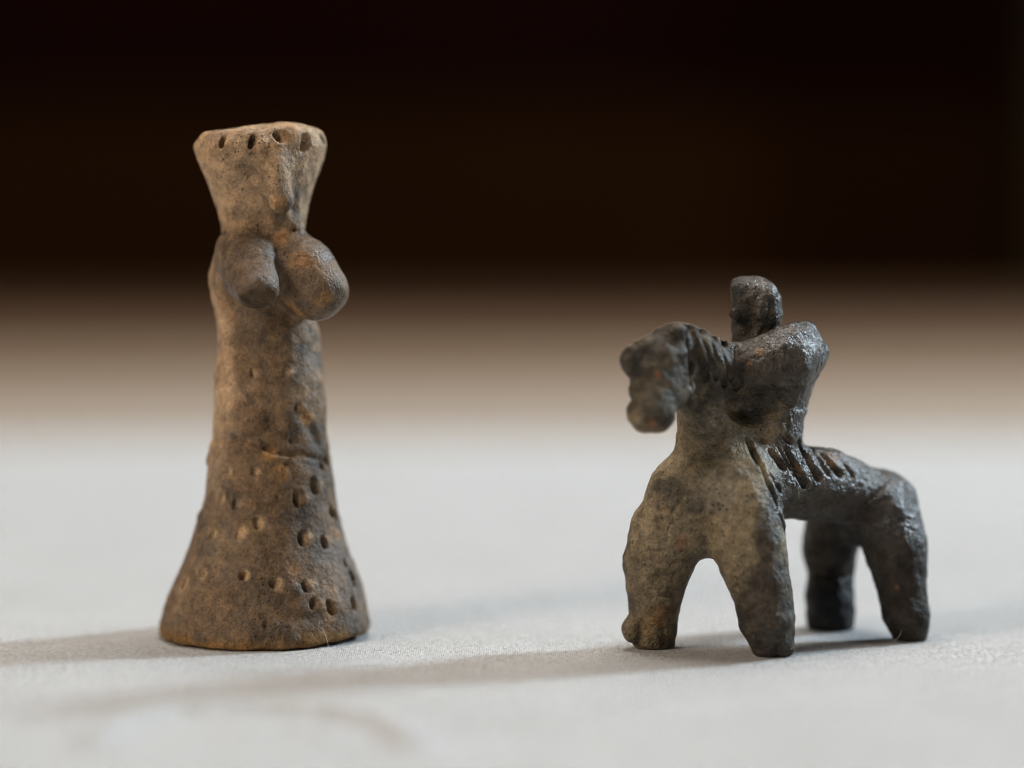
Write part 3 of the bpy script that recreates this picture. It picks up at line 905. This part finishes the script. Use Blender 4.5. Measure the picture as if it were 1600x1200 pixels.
OR, RD, GY, BK = (0.34, 0.17, 0.055), (0.30, 0.12, 0.055), (0.240, 0.200, 0.145), (0.016, 0.017, 0.019)
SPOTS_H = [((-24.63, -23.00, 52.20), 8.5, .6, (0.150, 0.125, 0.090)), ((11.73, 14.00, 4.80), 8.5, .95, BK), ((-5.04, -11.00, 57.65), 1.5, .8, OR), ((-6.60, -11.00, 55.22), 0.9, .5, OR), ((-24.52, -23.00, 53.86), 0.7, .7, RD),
           ((-25.89, -25.00, 44.65), 1.6, .5, RD), ((22.78, -1.00, 11.07), 1.2, .9, OR), ((-19.89, -13.00, 21.72), 2.2, .4, RD),
           ((-19.39, -13.00, 18.18), 0.8, .8, OR), ((-19.46, -13.00, 34.50), 0.7, .6, RD), ((-23.24, -14.00, 27.93), 0.6, .6, RD), ((-23.61, -11.00, 7.60), 3.6, .30, OR),
           ((-26.04, -11.00, 4.28), 3.0, .30, OR), ((-12.60, -17.00, 31.90), 7.5, .7, GY), ((-13.22, -13.00, 44.21), 4.5, .6, GY),  # GY spots: pale lens haze over neck and chest put into the colour
           ((8.46, 0.00, 33.15), 2.2, .6, (0.20, 0.11, 0.05)), ((10.29, 0.00, 36.26), 2.0, .8, (0.22, 0.12, 0.05)), ((2.52, -6.00, 34.39), 1.6, .5, (0.16, 0.09, 0.04)),
           ((-14.16, -14.00, 24.89), 3.5, .4, (0.20, 0.14, 0.07)), ((-2.98, -19.00, 2.53), 9.0, .7, (0.062, 0.055, 0.048)), ((-4.25, -19.00, 13.43), 6.0, .5, (0.078, 0.062, 0.048))]
horse = bpy.data.objects.new('horse_and_rider_figurine', None)
C.objects.link(horse)
horse.location = np.array((51.64, 548.00, 0.00)) * MM
tag(horse, 'blackened clay figurine of a rider on a short-legged horse, head turned left', 'figurine')
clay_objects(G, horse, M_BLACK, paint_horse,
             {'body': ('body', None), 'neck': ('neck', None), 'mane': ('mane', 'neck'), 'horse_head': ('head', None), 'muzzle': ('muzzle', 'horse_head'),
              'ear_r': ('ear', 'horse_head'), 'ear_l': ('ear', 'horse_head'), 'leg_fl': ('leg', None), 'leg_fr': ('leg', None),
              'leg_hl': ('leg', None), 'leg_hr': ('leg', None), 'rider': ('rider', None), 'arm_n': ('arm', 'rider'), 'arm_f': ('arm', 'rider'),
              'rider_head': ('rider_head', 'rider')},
             {'body': 'dark horse body with deep slits gouged across the back', 'leg_fl': 'knobbly front leg with rusty patches',
              'leg_hl': 'hind leg with a black lower half', 'mane': 'crest of the neck scored with slanting cuts'})

# ------------------------------------------------------------------ lint and fuzz on the cloth


def fibre_mesh(paths, rad):
    vs, fs = [], []
    for path in paths:
        n = len(path)
        b = len(vs)
        for i, q in enumerate(path):
            d = np.array(path[min(i + 1, n - 1)]) - np.array(path[max(i - 1, 0)])
            d = d / (np.linalg.norm(d) + 1e-9)
            u = np.cross(d, (0.3, 0.5, 0.8))
            u /= np.linalg.norm(u) + 1e-9
            w = np.cross(d, u)
            r = rad * (1 - 0.6 * i / (n - 1))
            for k in range(3):
                t = 2 * math.pi * k / 3
                vs.append(np.array(q) + r * (math.cos(t) * u + math.sin(t) * w))
        for i in range(n - 1):
            for k in range(3):
                fs.append((b + 3 * i + k, b + 3 * i + (k + 1) % 3, b + 3 * i + 3 + (k + 1) % 3, b + 3 * i + 3 + k))
    return np.array(vs) * MM, fs


def cloth_z(x, y):
    i = np.clip(np.searchsorted(xs, x / 1000) - 1, 0, len(xs) - 2)
    j = np.clip(np.searchsorted(ys, y / 1000) - 1, 0, ny - 2)
    return float(hgt[i * ny + j])


paths = []
R = random.Random(4)
while len(paths) < 14000:
    y = R.gauss(545, 22)
    x = R.uniform(-0.185, 0.185) * y
    if not 480 < y < 620:
        continue
    a = R.uniform(0, 2 * math.pi)
    L = R.uniform(0.25, 0.9) * (1.8 if R.random() < 0.06 else 1)
    up = R.uniform(0.05, 0.5)
    z0 = cloth_z(x, y)
    q, path = np.array([x, y, z0 - 0.03]), []
    for i in range(4):
        path.append(q.copy())
        a += R.uniform(-0.7, 0.7)
        q = q + L / 3 * np.array([math.cos(a), math.sin(a), up * (1 - i * 0.45)])
    paths.append(path)
v, f = fibre_mesh(paths, 0.03)
fz = mesh_obj('cloth_fuzz', v, f, M_LINT)
tag(fz, 'short cotton fuzz standing up from the white cloth', 'fuzz', kind='stuff')


def hair(name, pts, label):
    pts = [np.array(q, float) for q in pts]
    out = []
    for i in range(len(pts) - 1):
        p0, p1, p2, p3 = pts[max(i - 1, 0)], pts[i], pts[i + 1], pts[min(i + 2, len(pts) - 1)]
        for s in range(6):
            t = s / 6
            out.append(0.5 * (2 * p1 + (p2 - p0) * t + (2 * p0 - 5 * p1 + 4 * p2 - p3) * t * t + (3 * p1 - p0 - 3 * p2 + p3) * t ** 3))
    out.append(pts[-1])
    v, f = fibre_mesh([out], 0.032)
    base = v[0].copy()
    o = mesh_obj(name, v - base, f, M_LINT)
    o.location = base
    tag(o, label, 'lint', 'stray hairs of lint')


def wpt(q):
    return np.array(q) + np.array((-48.78, 558.00, 0.00))


def hpt(q):
    return np.array(q) + np.array((51.64, 548.00, 0.00))


hair('lint_hair', [wpt((13.77, -19.00, 0.14)), wpt((13.44, -19.50, 2.19)), wpt((12.75, -20.00, 4.25)), wpt((11.97, -21.00, 5.14)), wpt((12.22, -21.00, 5.88))],
     'pale curled hair of lint at the right front of the skirt')
hair('lint_hair', [hpt((21.14, -3.00, -0.36)), hpt((22.12, -3.00, 0.88)), hpt((23.22, -3.00, 1.88)), hpt((23.77, -2.50, 3.05))],
     'short pale hair of lint in front of the right hind leg')
